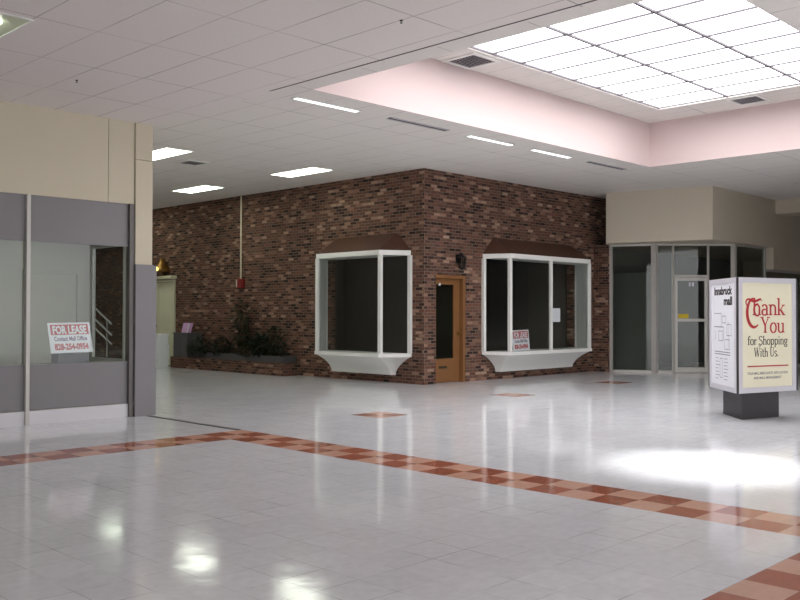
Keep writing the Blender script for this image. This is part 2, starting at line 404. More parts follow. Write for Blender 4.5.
copy_thing(s1, (14.25, 10.0, HC), 'slim recessed strip light next to the smaller slot diffuser near the right brick end')
def slot(cx, cy, z, lx, ly, label):
    t = thing('slot_diffuser', (cx, cy, z), label, 'air vent', 'slot diffusers along the skylight well')
    q = MB(); f = .03
    q.box(cx - lx / 2, cx + lx / 2, cy - ly / 2, cy - ly / 2 + f, z - .014, z - .001); q.box(cx - lx / 2, cx + lx / 2, cy + ly / 2 - f, cy + ly / 2, z - .014, z - .001)
    q.build('frame', M['vent'], t)
    mb((cx - lx / 2, cx + lx / 2, cy - ly / 2 + f, cy + ly / 2 - f, z - .006, z - .001)).build('slot', M['vent_dark'], t)
    return t
d1 = slot(10.55, 9.97, HC, 1.35, .12, 'dark linear slot diffuser between two strip lights left of the brick corner')
copy_thing(d1, (16.2, 10.0, HC), 'dark linear slot diffuser last in the row, above the right bay window')
def vent(cx, cy, z, s, label, group, nsl=9):
    t = thing('ceiling_vent', (cx, cy, z), label, 'air vent', group)
    q = MB(); f = s * .1; h = s / 2
    q.box(cx - h, cx + h, cy - h, cy - h + f, z - .02, z - .001); q.box(cx - h, cx + h, cy + h - f, cy + h, z - .02, z - .001)
    q.box(cx - h, cx - h + f, cy - h + f, cy + h - f, z - .02, z - .001); q.box(cx + h - f, cx + h, cy - h + f, cy + h - f, z - .02, z - .001)
    q.build('frame', M['white_paint'], t)
    mb((cx - h + f, cx + h - f, cy - h + f, cy + h - f, z - .004, z - .001)).build('duct', M['vent_dark'], t)
    q = MB()
    for k in range(nsl):
        x = cx - h + f + (s - 2 * f) * (k + .5) / nsl
        q.obox((x - .012, cy - h + f, z - .016), (.022, 0, .008), (0, s - 2 * f, 0), (-.001, 0, .003))
        q.obox((cx - h + f, x - cx + cy - .004, z - .0165), (s - 2 * f, 0, 0), (0, .008, 0), (0, 0, .004))
    q.build('grille', M['vent'], t)
    return t
vent(10.82, 9.1, RC, .66, 'square white ceiling vent on the upper ledge at the left of the skylight', 'square vents on the skylight ledge')
vent(16.36, 7.1, RC, .6, 'square ceiling vent on the upper ledge under the right edge of the skylight', 'square vents on the skylight ledge')
vent(10.05, 15.8, HC, .5, 'small dark ceiling vent between the two leftmost corridor lights', None, 5)
for x, y, z, l in ((4.93, 10.25, LC, 'tiny dark sprinkler head on the ceiling above the beige wall at left'), (6.05, 5.95, LC, 'tiny dark sprinkler head on the ceiling left of the skylight well')):
    q = MB(); q.lathe((x, y, z - .05), [(.012, .02), (.012, .024), (.004, .026), (.004, .042), (.016, .043), (.016, .0495)], 12)
    tag(q.build('sprinkler_head', M['vent_dark'], at=(x, y, z - .05)), l, 'sprinkler', 'ceiling sprinklers')

# ------------------------------------------------------------------ brick building
BX, BY, BT = 13.83, 12.92, .24
LBAY = (13.30, 13.65, 15.68, 16.03); RBAY = (15.76, 16.02, 19.19, 19.46); ZB0, ZB1 = .60, 2.80
DX0, DX1, DZ = 14.20, 15.17, 2.32
struct(wall_grid('x', BX, BX + BT, BY + BT, 31, 0, HC - .001, [(LBAY[0] + .04, LBAY[3] - .04, ZB0, ZB1)]).build('wall_corridor', M['brick']))
struct(wall_grid('y', BY, BY + BT, BX, 20.9, 0, HC - .001, [(RBAY[0] + .04, RBAY[3] - .04, ZB0, ZB1), (DX0, DX1, 0, DZ)]).build('wall_front', M['brick']))
# dim interior of the brick shop
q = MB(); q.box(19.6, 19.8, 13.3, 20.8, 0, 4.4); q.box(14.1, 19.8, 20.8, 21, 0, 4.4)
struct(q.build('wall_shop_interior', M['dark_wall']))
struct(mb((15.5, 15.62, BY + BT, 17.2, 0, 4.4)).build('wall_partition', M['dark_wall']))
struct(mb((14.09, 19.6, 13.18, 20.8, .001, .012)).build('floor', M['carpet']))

def bay(name, P, U, d, mull, posts_w=.085):
    """P maps (u along wall, d outwards, z) to world; U = (wall0, front0, front1, wall1)"""
    w0, f0, f1, w1 = U; c = P((w0 + w1) / 2, d / 2, 0)
    r = sroot(name, c)
    def poly(g, z, dd=0): return [P(w0 - g, -dd, z), P(f0 - g * .7, d + g, z), P(f1 + g * .7, d + g, z), P(w1 + g, -dd, z)]
    q = MB(); q.loft([poly(.035, ZB0 - .03, .02), poly(.035, ZB0 + .045, .02)]); q.build('sill', M['white_paint'], r)
    q = MB(); q.loft([poly(.01, ZB1 - .075, .02), poly(.01, ZB1 + .03, .02)]); q.build('head_rail', M['white_paint'], r)
    pts = [(w0, .0), (f0, d), (f1, d), (w1, .0)]
    for k, (u, dd) in enumerate(pts):
        hw = posts_w / 2; q = MB()
        if k in (1, 2): poly4 = [(u - hw, dd - hw * 1.6), (u + hw, dd - hw * 1.6), (u + hw, dd), (u - hw, dd)]
        else: poly4 = [(u - hw, dd), (u + hw, dd), (u + hw, dd + hw * 1.5), (u - hw, dd + hw * 1.5)]
        q.loft([[P(a, b, ZB0 + .045) for a, b in poly4], [P(a, b, ZB1 - .075) for a, b in poly4]]); q.build('post', M['white_paint'], r)
    for mu in mull:
        hw = .035; q = MB(); q.loft([[P(a, b, z) for a, b in ((mu - hw, d - .06), (mu + hw, d - .06), (mu + hw, d), (mu - hw, d))] for z in (ZB0 + .045, ZB1 - .075)]); q.build('post', M['white_paint'], r)
    for (u0, d0), (u1, d1) in ((pts[0], pts[1]), (pts[1], pts[2]), (pts[2], pts[3])):
        q = MB(); t = .01
        q.loft([[P(u0, d0 - .03 - t, z), P(u1, d1 - .03 - t, z), P(u1, d1 - .03, z), P(u0, d0 - .03, z)] for z in (ZB0 + .045, ZB1 - .075)])
        q.build(*(('side_board', M['white_paint'], r) if u1 == w1 else ('pane', M['glass'], r)))
    # coved underside
    q = MB(); top = poly(-.01, ZB0 - .03, 0); z1 = .17
    b0, b1 = w0 + .45, w1 - .3
    bot = [P(b0, 0, z1), P(b0 + .03, .12, z1), P(b1 - .03, .12, z1), P(b1, 0, z1)]
    rings = []
    for s in range(9):
        t = s / 8; k = 1 - (1 - t) ** 2.0; ring = []
        for a, b in zip(bot, top):
            a, b = Vector(a), Vector(b); kk = t ** 1.9
            p = a.lerp(b, kk); p.z = a.z + (b.z - a.z) * t; ring.append(p)
        rings.append(ring)
    q.loft(rings); q.build('coved_base', M['white_paint'], r)
    # sheet hood
    q = MB(); zt = 3.2
    low = poly(.0, ZB1 + .03, 0); hi = [P(w0 + .36, -.01, zt), P(f0 + .06, .06, zt), P(f1 - .06, .06, zt), P(w1 - .3, -.01, zt)]
    q.loft([low, hi]); q.build('hood', M['copper'], r)
    return r
bay('window_2', lambda u, d, z: (BX - d, u, z), LBAY, .6, [])
bay('window_3', lambda u, d, z: (u, BY - d, z), RBAY, .6, [17.57])
# brown shop door
r = sroot('door_1', ((DX0 + DX1) / 2, BY + .1, 0))
mb((DX0, DX1, BY + .005, BY + .16, DZ - .07, DZ), (DX1 - .09, DX1, BY + .005, BY + .16, 0, DZ - .07), (DX0, DX0 + .03, BY + .1, BY + .16, 0, DZ - .07)).build('frame', M['wood'], r)
lx0, lx1, ly0, ly1, lt = DX0 + .035, DX1 - .095, BY + .1, BY + .145, DZ - .075
gx0, gx1, gz0, gz1 = lx0 + .08, lx1 - .19, .52, 2.12
leaf = mb((lx0, gx0, ly0, ly1, .01, lt), (gx1, lx1, ly0, ly1, .01, lt), (gx0, gx1, ly0, ly1, .01, gz0), (gx0, gx1, ly0, ly1, gz1, lt)).build('leaf', M['wood'], r)
mb((gx0, gx1, ly0 + .02, ly0 + .028, gz0, gz1)).build('pane', M['glass_dim'], leaf)
q = MB(); q.lathe((0, 0, 0), [(.02, 0), (.02, .02), (.012, .03), (.012, .045), (.028, .055), (.032, .07), (.022, .085)], 12)
bmesh.ops.rotate(q.bm, verts=q.bm.verts[:], cent=(0, 0, 0), matrix=Matrix.Rotation(PI / 2, 3, 'X')); bmesh.ops.translate(q.bm, verts=q.bm.verts[:], vec=(lx1 - .07, ly0, 1.07))
q.build('knob', M['brass'], leaf, smooth=True)
mb((14.4, 14.66, ly0 - .006, ly0, .31, .36)).build('lettering_strip', M['alu_dark'], leaf)  # plain dark strip in place of small dark lettering
mb((14.41, 14.45, ly0 - .01, ly0 + .02, 2.09, 2.15)).build('latch', M['paper'], leaf)
# lantern above the door
lc = (14.9, BY - .12, 2.47)
t = thing('wall_lantern', (14.9, BY, 2.47), 'black wall lantern on the brick above the brown door', 'lantern')
q = MB(); q.box(14.84, 14.96, BY - .02, BY, 2.58, 2.78); q.tube([(14.9, BY - .01, 2.74), (14.9, BY - .08, 2.8), (14.9, BY - .12, 2.76)], .012); q.build('bracket', M['black'], t)
q = MB(); q.lathe(lc, [(.11, .24), (.03, .32), (.01, .34)], 6); q.build('cap', M['black'], t)
q = MB()
for k in range(6):
    a = k * PI / 3; q.bar((lc[0] + .06 * math.cos(a), lc[1] + .06 * math.sin(a), lc[2]), (lc[0] + .1 * math.cos(a), lc[1] + .1 * math.sin(a), lc[2] + .24), .012)
q.lathe(lc, [(.02, -.03), (.065, -.005), (.065, .005)], 6); q.build('cage', M['black'], t)
q = MB(); q.lathe(lc, [(.055, .006), (.092, .235)], 6); q.build('glass_shade', M['glass_dim'], t)
# conduit and alarm box
t = thing('alarm_box', (BX, 19.36, 2.14), 'red fire alarm box at the foot of the thin white conduit on the brick', 'fire alarm')
mb((BX - .09, BX - .002, 19.24, 19.48, 2.14, 2.38)).build('case', M['red_box'], t, bevel=.01)
mb((BX - .08, BX - .005, 19.48, 19.53, 2.17, 2.36)).build('side_plate', M['conduit'], t)
q = MB(); q.tube([(BX - .025, 19.39, 2.38), (BX - .025, 19.39, HC)], .022, 8); q.build('conduit', M['conduit'], t)

# far doors at the corridor end
r = sroot('door_2', (BX, 23.2, 0))
mb((BX - .06, BX, 22.56, 22.62, 0, 2.44), (BX - .06, BX, 24.3, 24.4, 0, 2.44), (BX - .05, BX, 22.62, 24.3, 2.38, 2.44)).build('frame', M['cream_door'], r)
for y0, y1 in ((22.63, 23.42), (23.44, 24.29)):
    lf = mb((BX - .045, BX - .005, y0, y1, .01, 2.37), (BX - .055, BX - .045, y0 + .12, y1 - .12, 1.15, 2.2), (BX - .055, BX - .045, y0 + .12, y1 - .12, .2, .95)).build('leaf', M['cream_door'], r)
    if y0 > 23:
        q = MB(); q.tube([(BX - .05, 23.5, .8), (BX - .12, 23.5, .84), (BX - .12, 23.5, 1.08), (BX - .05, 23.5, 1.12)], .022, 8); q.build('handle', M['black'], lf)
mb((BX - .2, BX, 22.5, 24.5, 2.46, 2.55)).build('cornice', M['cream_door'], r, bevel=.01)
t = thing('brass_lamp', (BX - .12, 23.1, 2.55), 'brass bell shaped lamp glowing on the cornice over the cream doors', 'lamp')
q = MB(); q.lathe((BX - .12, 23.1, 2.55), [(.08, 0), (.08, .02), (.02, .04), (.02, .12)], 14); q.build('base', M['brass'], t)
q = MB(); q.lathe((BX - .12, 23.1, 2.55), [(.26, .12), (.22, .2), (.12, .38), (.06, .5), (.02, .52)], 18); q.build('shade', M['brass'], t, smooth=True)
q = MB(); q.lathe((BX - .36, 23.02, 2.68), [(.01, 0), (.06, .02), (.07, .07), (.04, .12), (.01, .13)], 12); q.build('bulb', M['bulb'], t, smooth=True)
# planter
PX0, PY0, PY1 = 13.30, 16.98, 21.95
t = thing('brick_planter', ((PX0 + BX) / 2, 19.5, 0), 'long low brick planter at the foot of the corridor brick wall', 'planter')
mb((PX0, PX0 + .1, PY0, PY1, 0, .30), (PX0 + .1, BX - .005, PY0, PY0 + .1, 0, .30), (PX0 + .1, BX - .005, 21.0, PY1, 0, .30)).build('brick_wall', M['brick'], t)
mb((PX0 + .1, BX - .005, PY0 + .1, 21.0, 0, .2)).build('soil', M['soil'], t)
t = thing('timber_trough', (13.62, 18.9, .2), 'grey timber trough set inside the brick planter', 'planter')
tx0, tx1, ty0, ty1 = 13.41, 13.81, 17.1, 20.75
mb((tx0, tx0 + .03, ty0, ty1, .2, .46), (tx1 - .03, tx1, ty0, ty1, .2, .46), (tx0 + .03, tx1 - .03, ty0, ty0 + .03, .2, .46), (tx0 + .03, tx1 - .03, ty1 - .03, ty1, .2, .46)).build('boards', M['grey_wood'], t)
mb((tx0 + .03, tx1 - .03, ty0 + .03, ty1 - .03, .2, .42)).build('soil', M['soil'], t)
def leaf_blade(q, p, d, up, ln, wd):
    d = Vector(d).normalized(); s = d.cross(up)
    if s.length < 1e-3: s = d.cross(Vector((1, 0, 0)))
    s.normalize(); n = s.cross(d)
    P = [p, p + d * ln * .4 + s * wd / 2 + n * ln * .05, p + d * ln - n * ln * .12, p + d * ln * .4 - s * wd / 2 + n * ln * .05]
    q.face(P)
def plant(name, x, y, z, crown, n, ln, label, lm, stems, trunk=0):
    """crown: list of (dx,dy,dz,rx,ry,rz) blobs"""
    t = thing(name, (x, y, z), label, 'plant', 'plants in the brick planter')
    q = MB(); f = MB()
    for (dx, dy, dz, rx, ry, rz) in crown:
        c = Vector((x + dx, y + dy, z + dz))
        for k in range(stems):
            a = random.uniform(0, 2 * PI); e = c + Vector((math.cos(a) * rx * .6, math.sin(a) * ry * .6, random.uniform(-.2, .6) * rz))
            e.x = min(e.x, BX - .03)
            b0 = Vector((x, y, z - .01)); q.tube([b0, b0.lerp(e, .5) + Vector((0, 0, .05)), e], [.014 + trunk, .010 + trunk * .6, .005], 5)
        for k in range(n):
            v = Vector((random.gauss(0, 1), random.gauss(0, 1), random.gauss(0, 1))).normalized() * random.uniform(.35, 1) ** .6
            p = c + Vector((v.x * rx, v.y * ry, v.z * rz))
            if p.z < z + .01: p.z = z + .02 + random.random() * .1
            p.x = min(p.x, BX - .06)
            dv = Vector((v.x, v.y, v.z * .5 + random.uniform(-.5, .4))) + Vector((random.gauss(0, .4), random.gauss(0, .4), 0))
            if p.x > BX - .2 and dv.x > 0: dv.x *= -1
            leaf_blade(f, p, dv, Vector((0, 0, 1)), ln * random.uniform(.6, 1.2), ln * .42)
    q.build('stem', M['bark'], t); f.build('foliage', lm, t)
    return t
plant('leafy_tree', 13.6, 19.05, .42, [(0, .0, .95, .16, .3, .42), (-.02, -.1, .45, .16, .32, .2)], 170, .15, 'tall slim leafy plant below the red alarm box', M['leaf2'], 3, .008)
plant('leafy_shrub', 13.6, 17.85, .42, [(-.02, 0, .36, .26, .6, .36), (-.05, .35, .25, .2, .4, .25)], 260, .17, 'broad dark shrub at the right end of the planter', M['leaf'], 6)
plant('leafy_shrub', 13.55, 19.85, .42, [(0, 0, .18, .2, .48, .26)], 230, .16, 'low wide shrub filling the middle left of the planter', M['leaf'], 5)
plant('leafy_shrub', 13.42, 20.62, .46, [(-.08, .0, .1, .22, .38, .26)], 210, .16, 'dark arching shrub beside the grey cabinet at the planter end', M['leaf'], 5)
plant('leafy_shrub', 13.5, 18.55, .42, [(-.06, 0, .06, .16, .36, .16)], 100, .12, 'small trailing shrub spilling over the grey trough under the tall plant', M['leaf2'], 4)
# grey cabinet, leaflets, boxes
t = thing('grey_cabinet', (13.55, 21.5, .30), 'grey cabinet standing on the left end of the brick planter', 'cabinet')
mb((13.34, 13.78, 21.14, 21.86, .30, .93)).build('body', M['grey_wood'], t)
mb((13.32, 13.80, 21.12, 21.88, .93, .96)).build('top', M['grey_wood'], t)
for y0 in (21.16, 21.51): mb((13.325, 13.34, y0, y0 + .33, .33, .90)).build('door', M['grey_wood'], t)
q = MB(); q.obox((13.42, 21.28, .961), (.10, 0, 0), (0, .32, 0), (.06, -.02, .26)); q.mi = 1; q.obox((13.418, 21.28, .961), (.002, .0, 0), (0, .06, 0), (.06, -.02, .26))
tag(q.build('leaflet_holder', [M['pink_card'], M['paper']], at=(13.47, 21.4, .961)), 'small pink and white leaflet holder on the grey cabinet', 'leaflet holder')
for k, l in enumerate(('pale storage box at the bottom of the stack by the cream doors', 'pale storage box in the middle of the stack by the cream doors', 'pale storage box on top of the stack by the cream doors')):
    z0 = .305 * k; dx = (.0, .012, -.008)[k]
    t = thing('storage_box', (13.13, 22.25, z0), l, 'box', 'white boxes stacked by the cream doors')
    mb((12.95 + dx, 13.29 + dx, 22.03, 22.45, z0 + .001, z0 + .24)).build('carton', M['box_white'], t)
    mb((12.94 + dx, 13.30 + dx, 22.02, 22.46, z0 + .235, z0 + .304)).build('lid', M['box_white'], t)

# ------------------------------------------------------------------ left shop front
FY = 11.95; CL = 6.64
q = MB(); q.box(-8, 6.222, FY, FY + .14, 3.07, LC); q.box(6.23, CL - .01, FY, FY + .14, 3.07, LC)
struct(q.build('wall_left', M['beige']))
q = MB(); q.box(CL, 6.91, FY - .03, FY + .3, 2.2, 3.72); q.box(CL, 6.91, FY - .03, FY + .3, 3.727, LC)
struct(q.build('wall_column', M['beige']))
q = MB(); q.box(CL - .01, 6.91, FY - .06, FY + .3, 0, 2.2)
struct(q.build('wall_column_casing', M['mauve']))
struct(mb((6.911, 6.97, FY - .05, FY + .2, 0, 2.19)).build('trim_3', M['mauve']))
r = sroot('window_4', (4.6, FY, 0))
XL = [2.0, 3.58, 5.085, 6.575]
for a, b in zip(XL[:-1], XL[1:]):
    mb((a + .025, b - .025, FY + .02, FY + .05, 2.45, 3.07)).build('upper_panel', M['mauve'], r)
    mb((a + .025, b - .025, FY + .02, FY + .05, .2, .8)).build('lower_panel', M['mauve'], r)
    mb((a + .025, b - .025, FY + .03, FY + .038, .8, 2.45)).build('pane', M['glass'], r)
    mb((a + .025, b - .025, FY, FY + .05, .001, .19)).build('kick_board', M['kick'], r)
for x in XL: mb((x - .025, x + .025, FY - .03, FY + .06, .001, 3.07)).build('mullion', M['alu'] if x < 6.5 else M['jamb'], r)
mb((6.6, CL - .02, FY - .02, FY + .06, .001, 3.07)).build('jamb', M['jamb'], r)
# shop interior behind it
struct(mb((-8, 2.0, FY, FY + .14, 0, 3.07)).build('wall_left', M['mauve']))
struct(wall_grid('x', 6.6, 6.63, FY + .1, 13.3, 0, 3.4, [(12.17, 13.14, .80, 2.5)]).build('wall_shop_side', M['shop_wall']))
struct(mb((2.0, 6.6, 13.25, 13.33, 0, 3.4)).build('wall_shop_back', M['shop_wall']))
struct(mb((2.0, 6.6, FY + .06, 13.25, 3.1, 3.2)).build('ceiling', M['shop_wall']))
struct(mb((2.0, 6.6, FY + .05, 12.32, .001, .8)).build('trim_4', M['shop_wall']))
struct(mb((1.9, 2.0, FY + .14, 13.3, 0, 3.4)).build('wall_shop_end', M['shop_wall']))
r = sroot('window_5', (6.64, 12.7, .8))
mb((6.585, 6.635, 12.13, 12.18, .75, 2.55), (6.585, 6.635, 13.12, 13.19, .75, 2.55), (6.585, 6.635, 12.18, 13.12, 2.48, 2.55), (6.585, 6.635, 12.18, 13.12, .75, .82)).build('frame', M['white_paint'], r)
mb((6.61, 6.618, 12.18, 13.12, .82, 2.48)).build('pane', M['glass_thin'], r)
r = sroot('door_3', (6.0, 13.25, 0))
mb((5.56, 5.62, 13.21, 13.25, 0, 2.14), (6.39, 6.45, 13.21, 13.25, 0, 2.14), (5.62, 6.39, 13.21, 13.25, 2.08, 2.14)).build('frame', M['shop_wall'], r)
mb((5.63, 6.38, 13.235, 13.25, .01, 2.07)).build('leaf', M['shop_wall'], r)
# corridor side and end walls, then unseen walls added to block light
struct(mb((6.4, 6.6, 13.33, 31, 0, HC)).build('wall_corridor_side', M['beige_grey']))
struct(mb((6.6, 14.1, 31, 31.2, 0, HC)).build('wall_corridor_end', M['beige_grey']))
struct(mb((-8, 9, -9.2, -9, 0, LC)).build('wall_added_rear', M['blocker_wall']))  # unseen, added to darken reflections in the left bay glass
struct(mb((-8.2, -8, 2, 12, 0, LC)).build('wall_added_rear_side', M['blocker_wall']))  # unseen, added to darken reflections in the right bay glass
q = MB(); q.box(16.55, 18.0, -9.2, -9, 0, HC - .001); q.box(18.0, 18.2, -9.2, 2.5, 0, HC - .001); q.box(18.2, 30, 2.3, 2.5, 0, HC - .001)  # unseen, added to dim the corner shop header and left shop window reflections
struct(q.build('wall_added_opposite', M['blocker_wall']))
# handrail modelled in place of the stair reflection in the side window
t = thing('reflected_stair_railing', (8.8, 17, 0), 'steel stair handrail standing in for a reflection in the left shop side window', 'railing')
for k, z in enumerate((1.72, 1.5, 1.32)):
    q = MB(); q.tube([(8.45, 17, z), (8.95, 17, z - .45)], .022, 8); q.build('rail', M['steel'], t)
for x, z in ((8.85, 1.36), (8.48, 1.69)):
    q = MB(); q.tube([(x, 17, 0), (x, 17, z)], .016, 8); q.build('post', M['steel'], t)
# ledge box, lease sign
q = mb((5.55, 5.99, FY + .07, FY + .3, .80, .935))
tag(q.build('black_tray', M['black'], at=(5.72, FY + .18, .80)), 'black box on the shop sill propping up the lease sign', 'box')
q = mb((4.5, 4.72, FY + .07, FY + .25, .80, .875)); q.box(4.72, 4.80, FY + .12, FY + .14, .86, .868)
tag(q.build('black_tray', M['black'], at=(4.6, FY + .16, .80)), 'small black object on the shop sill at the left edge of the view', 'box')
def lease_sign(o, u, v, w, h, label):
    o, u, v = Vector(o), Vector(u).normalized(), Vector(v).normalized(); n = u.cross(v)
    t = thing('lease_sign', o + u * w / 2, label, 'sign', 'for lease signs in shop windows')
    q = MB(); q.obox(o - n * .006, u * w, v * h, n * .006); q.build('board', M['paper'], t)
    q = MB(); q.obox(o + u * w * .05 + v * h * .60, u * w * .9, v * h * .34, n * .001); q.build('heading_band', M['red'], t)
    q = MB(); text_faces(q, 'FOR LEASE', h * .36, o + u * w * .5 + v * h * .64, u, v, w * .8, 'CENTER', .006, .002); q.build('heading_lettering', M['paper'], t)
    q = MB(); text_faces(q, 'Contact Mall Office', h * .2, o + u * w * .5 + v * h * .40, u, v, w * .78, 'CENTER', .003, .001); q.build('contact_lettering', M['blue_ink'], t)
    q = MB(); text_faces(q, '828-254-0954', h * .27, o + u * w * .5 + v * h * .11, u, v, w * .8, 'CENTER', .006, .001); q.build('phone_lettering', M['red'], t)
    return t
lease_sign((5.46, FY + .10, .94), (1, 0, .015), (-.02, .28, 1), .61, .43, 'red and white for lease sign leaning in the left shop window')

# bay window contents
lease_sign((16.28, BY - .46, ZB0 + .046), (1, 0.02, .02), (.02, .12, 1), .64, .47, 'red and white for lease sign standing in the right bay window')
q = mb((17.64, 17.95, BY - .5685, BY - .5665, 1.30, 1.62))
tag(q.build('paper_notice', M['paper'], at=(17.8, BY - .567, 1.3)), 'white paper notice taped to the right bay window', 'notice')

# ------------------------------------------------------------------ corner shop at right
A = Vector((19.89, 12.30)); B = Vector((20.59, 9.82)); HZ = 3.27
q = MB(); q.prism([A, B, (24.15, 9.82), (24.15, 10.3), (30, 10.3), (30, 20), (20.9, 20), (20.9, 12.93)][::1], HZ, HC - .001)
struct(q.build('wall_right', M['beige_grey']))
struct(mb((24.15, 30, 9.82, 10.02, 2.68, HC - .001)).build('wall_right', M['beige_grey']))
struct(mb((24.29, 25.2, -6, 9.819, 4.17, HC - .001)).build('trim_5', M['beige_grey']))
P = [Vector((20.40, 12.47)), Vector((20.84, 11.48)), Vector((22.30, 10.08)), Vector((24.05, 10.03))]
r = sroot('window_6', (21.5, 11, 0))
def V3(p, z): return Vector((p.x, p.y, z))
def along(a, b, s): return a + (b - a).normalized() * s
def seg_bar(a, b, z0, z1, th, name, mt, par):
    d = (b - a).normalized(); n = Vector((-d.y, d.x)) * th; q = MB()
    q.loft([[V3(p, z) for p in (a - n / 2, b - n / 2, b + n / 2, a + n / 2)] for z in (z0, z1)]); return q.build(name, mt, par)
L12 = (P[2] - P[1]).length; d12 = (P[2] - P[1]).normalized()
def on12(px_s): return P[1] + d12 * px_s
ds, de = .50, 1.34            # door from / to along P1-P2
def post(p, w, z1=HZ, par=r, z0=.001): q = MB(); q.box(p.x - w / 2, p.x + w / 2, p.y - w / 2, p.y + w / 2, z0, z1); q.build('post', M['alu'], par)
post(P[0], .07); post(P[1] , .13); post(on12(ds - .03), .05); post(on12(de + .03), .05); post(P[2], .11); post(P[3], .07)
def glaze(a, b, z0, z1, par=r):
    seg_bar(a, b, z0, z0 + .06, .05, 'rail', M['alu'], par); seg_bar(a, b, z1 - .05, z1, .05, 'rail', M['alu'], par)
    seg_bar(a, b, z0 + .06, z1 - .05, .008, 'pane', M['glass_dim'], par)
glaze(along(P[0], P[1], .04), along(P[1], P[0], .07), .001, HZ)
glaze(on12(.07), on12(ds - .06), .001, HZ); glaze(on12(de + .06), along(P[2], P[1], .06), .001, HZ)
glaze(on12(ds), on12(de), 2.42, HZ); glaze(along(P[2], P[3], .06), along(P[3], P[2], .04), .001, HZ)
glaze(P[3] + Vector((.05, 0)), Vector((29.9, 10.03)), .001, 2.68)
dr = sroot('door_4', tuple(on12((ds + de) / 2)) + (0,))
a, b = on12(ds), on12(de); S = .075
for (p0, p1) in ((ds, ds + S), (de - S, de)): seg_bar(on12(p0), on12(p1), .01, 2.41, .05, 'stile', M['alu'], dr)
for z0, z1 in ((.01, .14), (1.30, 1.37), (2.33, 2.41)): seg_bar(on12(ds + S), on12(de - S), z0, z1, .05, 'rail', M['alu'], dr)
for z0, z1 in ((.14, 1.30), (1.37, 2.33)): seg_bar(on12(ds + S), on12(de - S), z0, z1, .008, 'pane', M['glass_dim'], dr)
nrm = Vector((-d12.y, d12.x, 0)) * -1
def sticker(s0, s1, z0, z1, name, mt, par):
    a0, a1 = V3(on12(s0), z0) + nrm * .006, V3(on12(s1), z0) + nrm * .006
    q = MB(); q.obox(a0, a1 - a0, (0, 0, z1 - z0), nrm * .002); return q.build(name, mt, par)
sticker(ds + .1, ds + .36, 1.38, 1.49, 'sticker', M['yellow'], dr)
q = MB(); uu = Vector((d12.x, d12.y, 0))
for k, s in enumerate((.37, .45)): q.obox(V3(on12(ds + s), 2.19) + nrm * .006, uu * .05, (0, 0, .1), nrm * .002)
q.build('number_plate', M['paper'], dr)
# inside of the corner shop
struct(mb((20.95, 29.9, 13.2, 13.3, 0, HZ)).build('wall_shop_rear', M['grey_wall']))
struct(mb((20.6, 30, 13.3, 13.4, 0, HZ)).build('wall_shop_rear', M['grey_wall']))
q = MB(); q.box(21.75, 21.85, 11.9, 13.2, 0, 2.6); struct(q.build('wall_shop_divider', M['grey_wall']))
struct(mb((20.3, 20.44, 12.5, BY, 0, HZ)).build('wall_jamb', M['brick']))
struct(mb((30, 30.2, -9, 32, 0, HC)).build('wall_far', M['beige_grey']))

# ------------------------------------------------------------------ directory kiosk
yaw = math.radians(44.57); F = Vector((math.cos(yaw), math.sin(yaw), 0)); R = Vector((math.sin(yaw), -math.cos(yaw), 0))
K0 = F * 12.6 + R * 4.692; S = 1.26
def dirn(a): a = math.radians(a); return F * math.cos(a) + R * math.sin(a)
ur, ul = dirn(61.5), dirn(1.5)
K1, K2 = K0 + ur * S, K0 + ul * S                # right and rear corners
kc = (K0 + K1 + K2) / 3; KZ0, KZ1 = .385, 2.01; KH = KZ1 - KZ0
kiosk = thing('directory_kiosk', (kc.x, kc.y, 0), 'three sided mall sign kiosk with thank you poster on a dark pedestal', 'kiosk')
def shr(k): return [tuple((kc + (p - kc) * k).xy) for p in (K0, K1, K2)]
q = MB(); q.prism(shr(.62), 0, KZ0 - .001); q.build('pedestal', M['charcoal'], kiosk)
q = MB(); q.prism(shr(.955), KZ0, KZ1 - .005); q.build('core', M['charcoal'], kiosk)
for c0, a0, b0 in ((K0, K1, K2), (K1, K2, K0), (K2, K0, K1)):
    q = MB(); q.prism([tuple(p.xy) for p in (c0, c0 + (a0 - c0).normalized() * .034, c0 + (b0 - c0).normalized() * .034)], KZ0, KZ1 - .004)
    q.build('corner_strip', M['charcoal'], kiosk)
def face_panel(o, u, w, poster_mat, name):
    """frame + poster on the vertical face starting at o along u; returns poster and a mapper (s,t in metres)"""
    u = u.normalized(); n = u.cross(Vector((0, 0, 1)))       # outward
    if (o + u * w / 2 - kc).dot(n) < 0: n = -n
    g = .035; b = .075; o = o + Vector((0, 0, KZ0))
    q = MB()
    def bx(s0, s1, t0, t1, d0, d1): q.obox(o + u * s0 + Vector((0, 0, t0)) + n * d0, u * (s1 - s0), Vector((0, 0, t1 - t0)), n * (d1 - d0))
    bx(g, w - g, 0, b, -.03, .0); bx(g, w - g, KH - b, KH, -.03, .0); bx(g, g + b, b, KH - b, -.03, .0); bx(w - g - b, w - g, b, KH - b, -.03, .0)
    q.build('frame', M['silver'], kiosk)
    q = MB(); bx(g + b, w - g - b, b, KH - b, -.028, -.012); pst = q.build(name, poster_mat, kiosk)
    return pst, (lambda s, t, d=.0: o + u * s + Vector((0, 0, t)) + n * (-.0115 + d)), u, n
poster, PR, pu, pn = face_panel(K0, ur, S, M['cream'], 'poster')
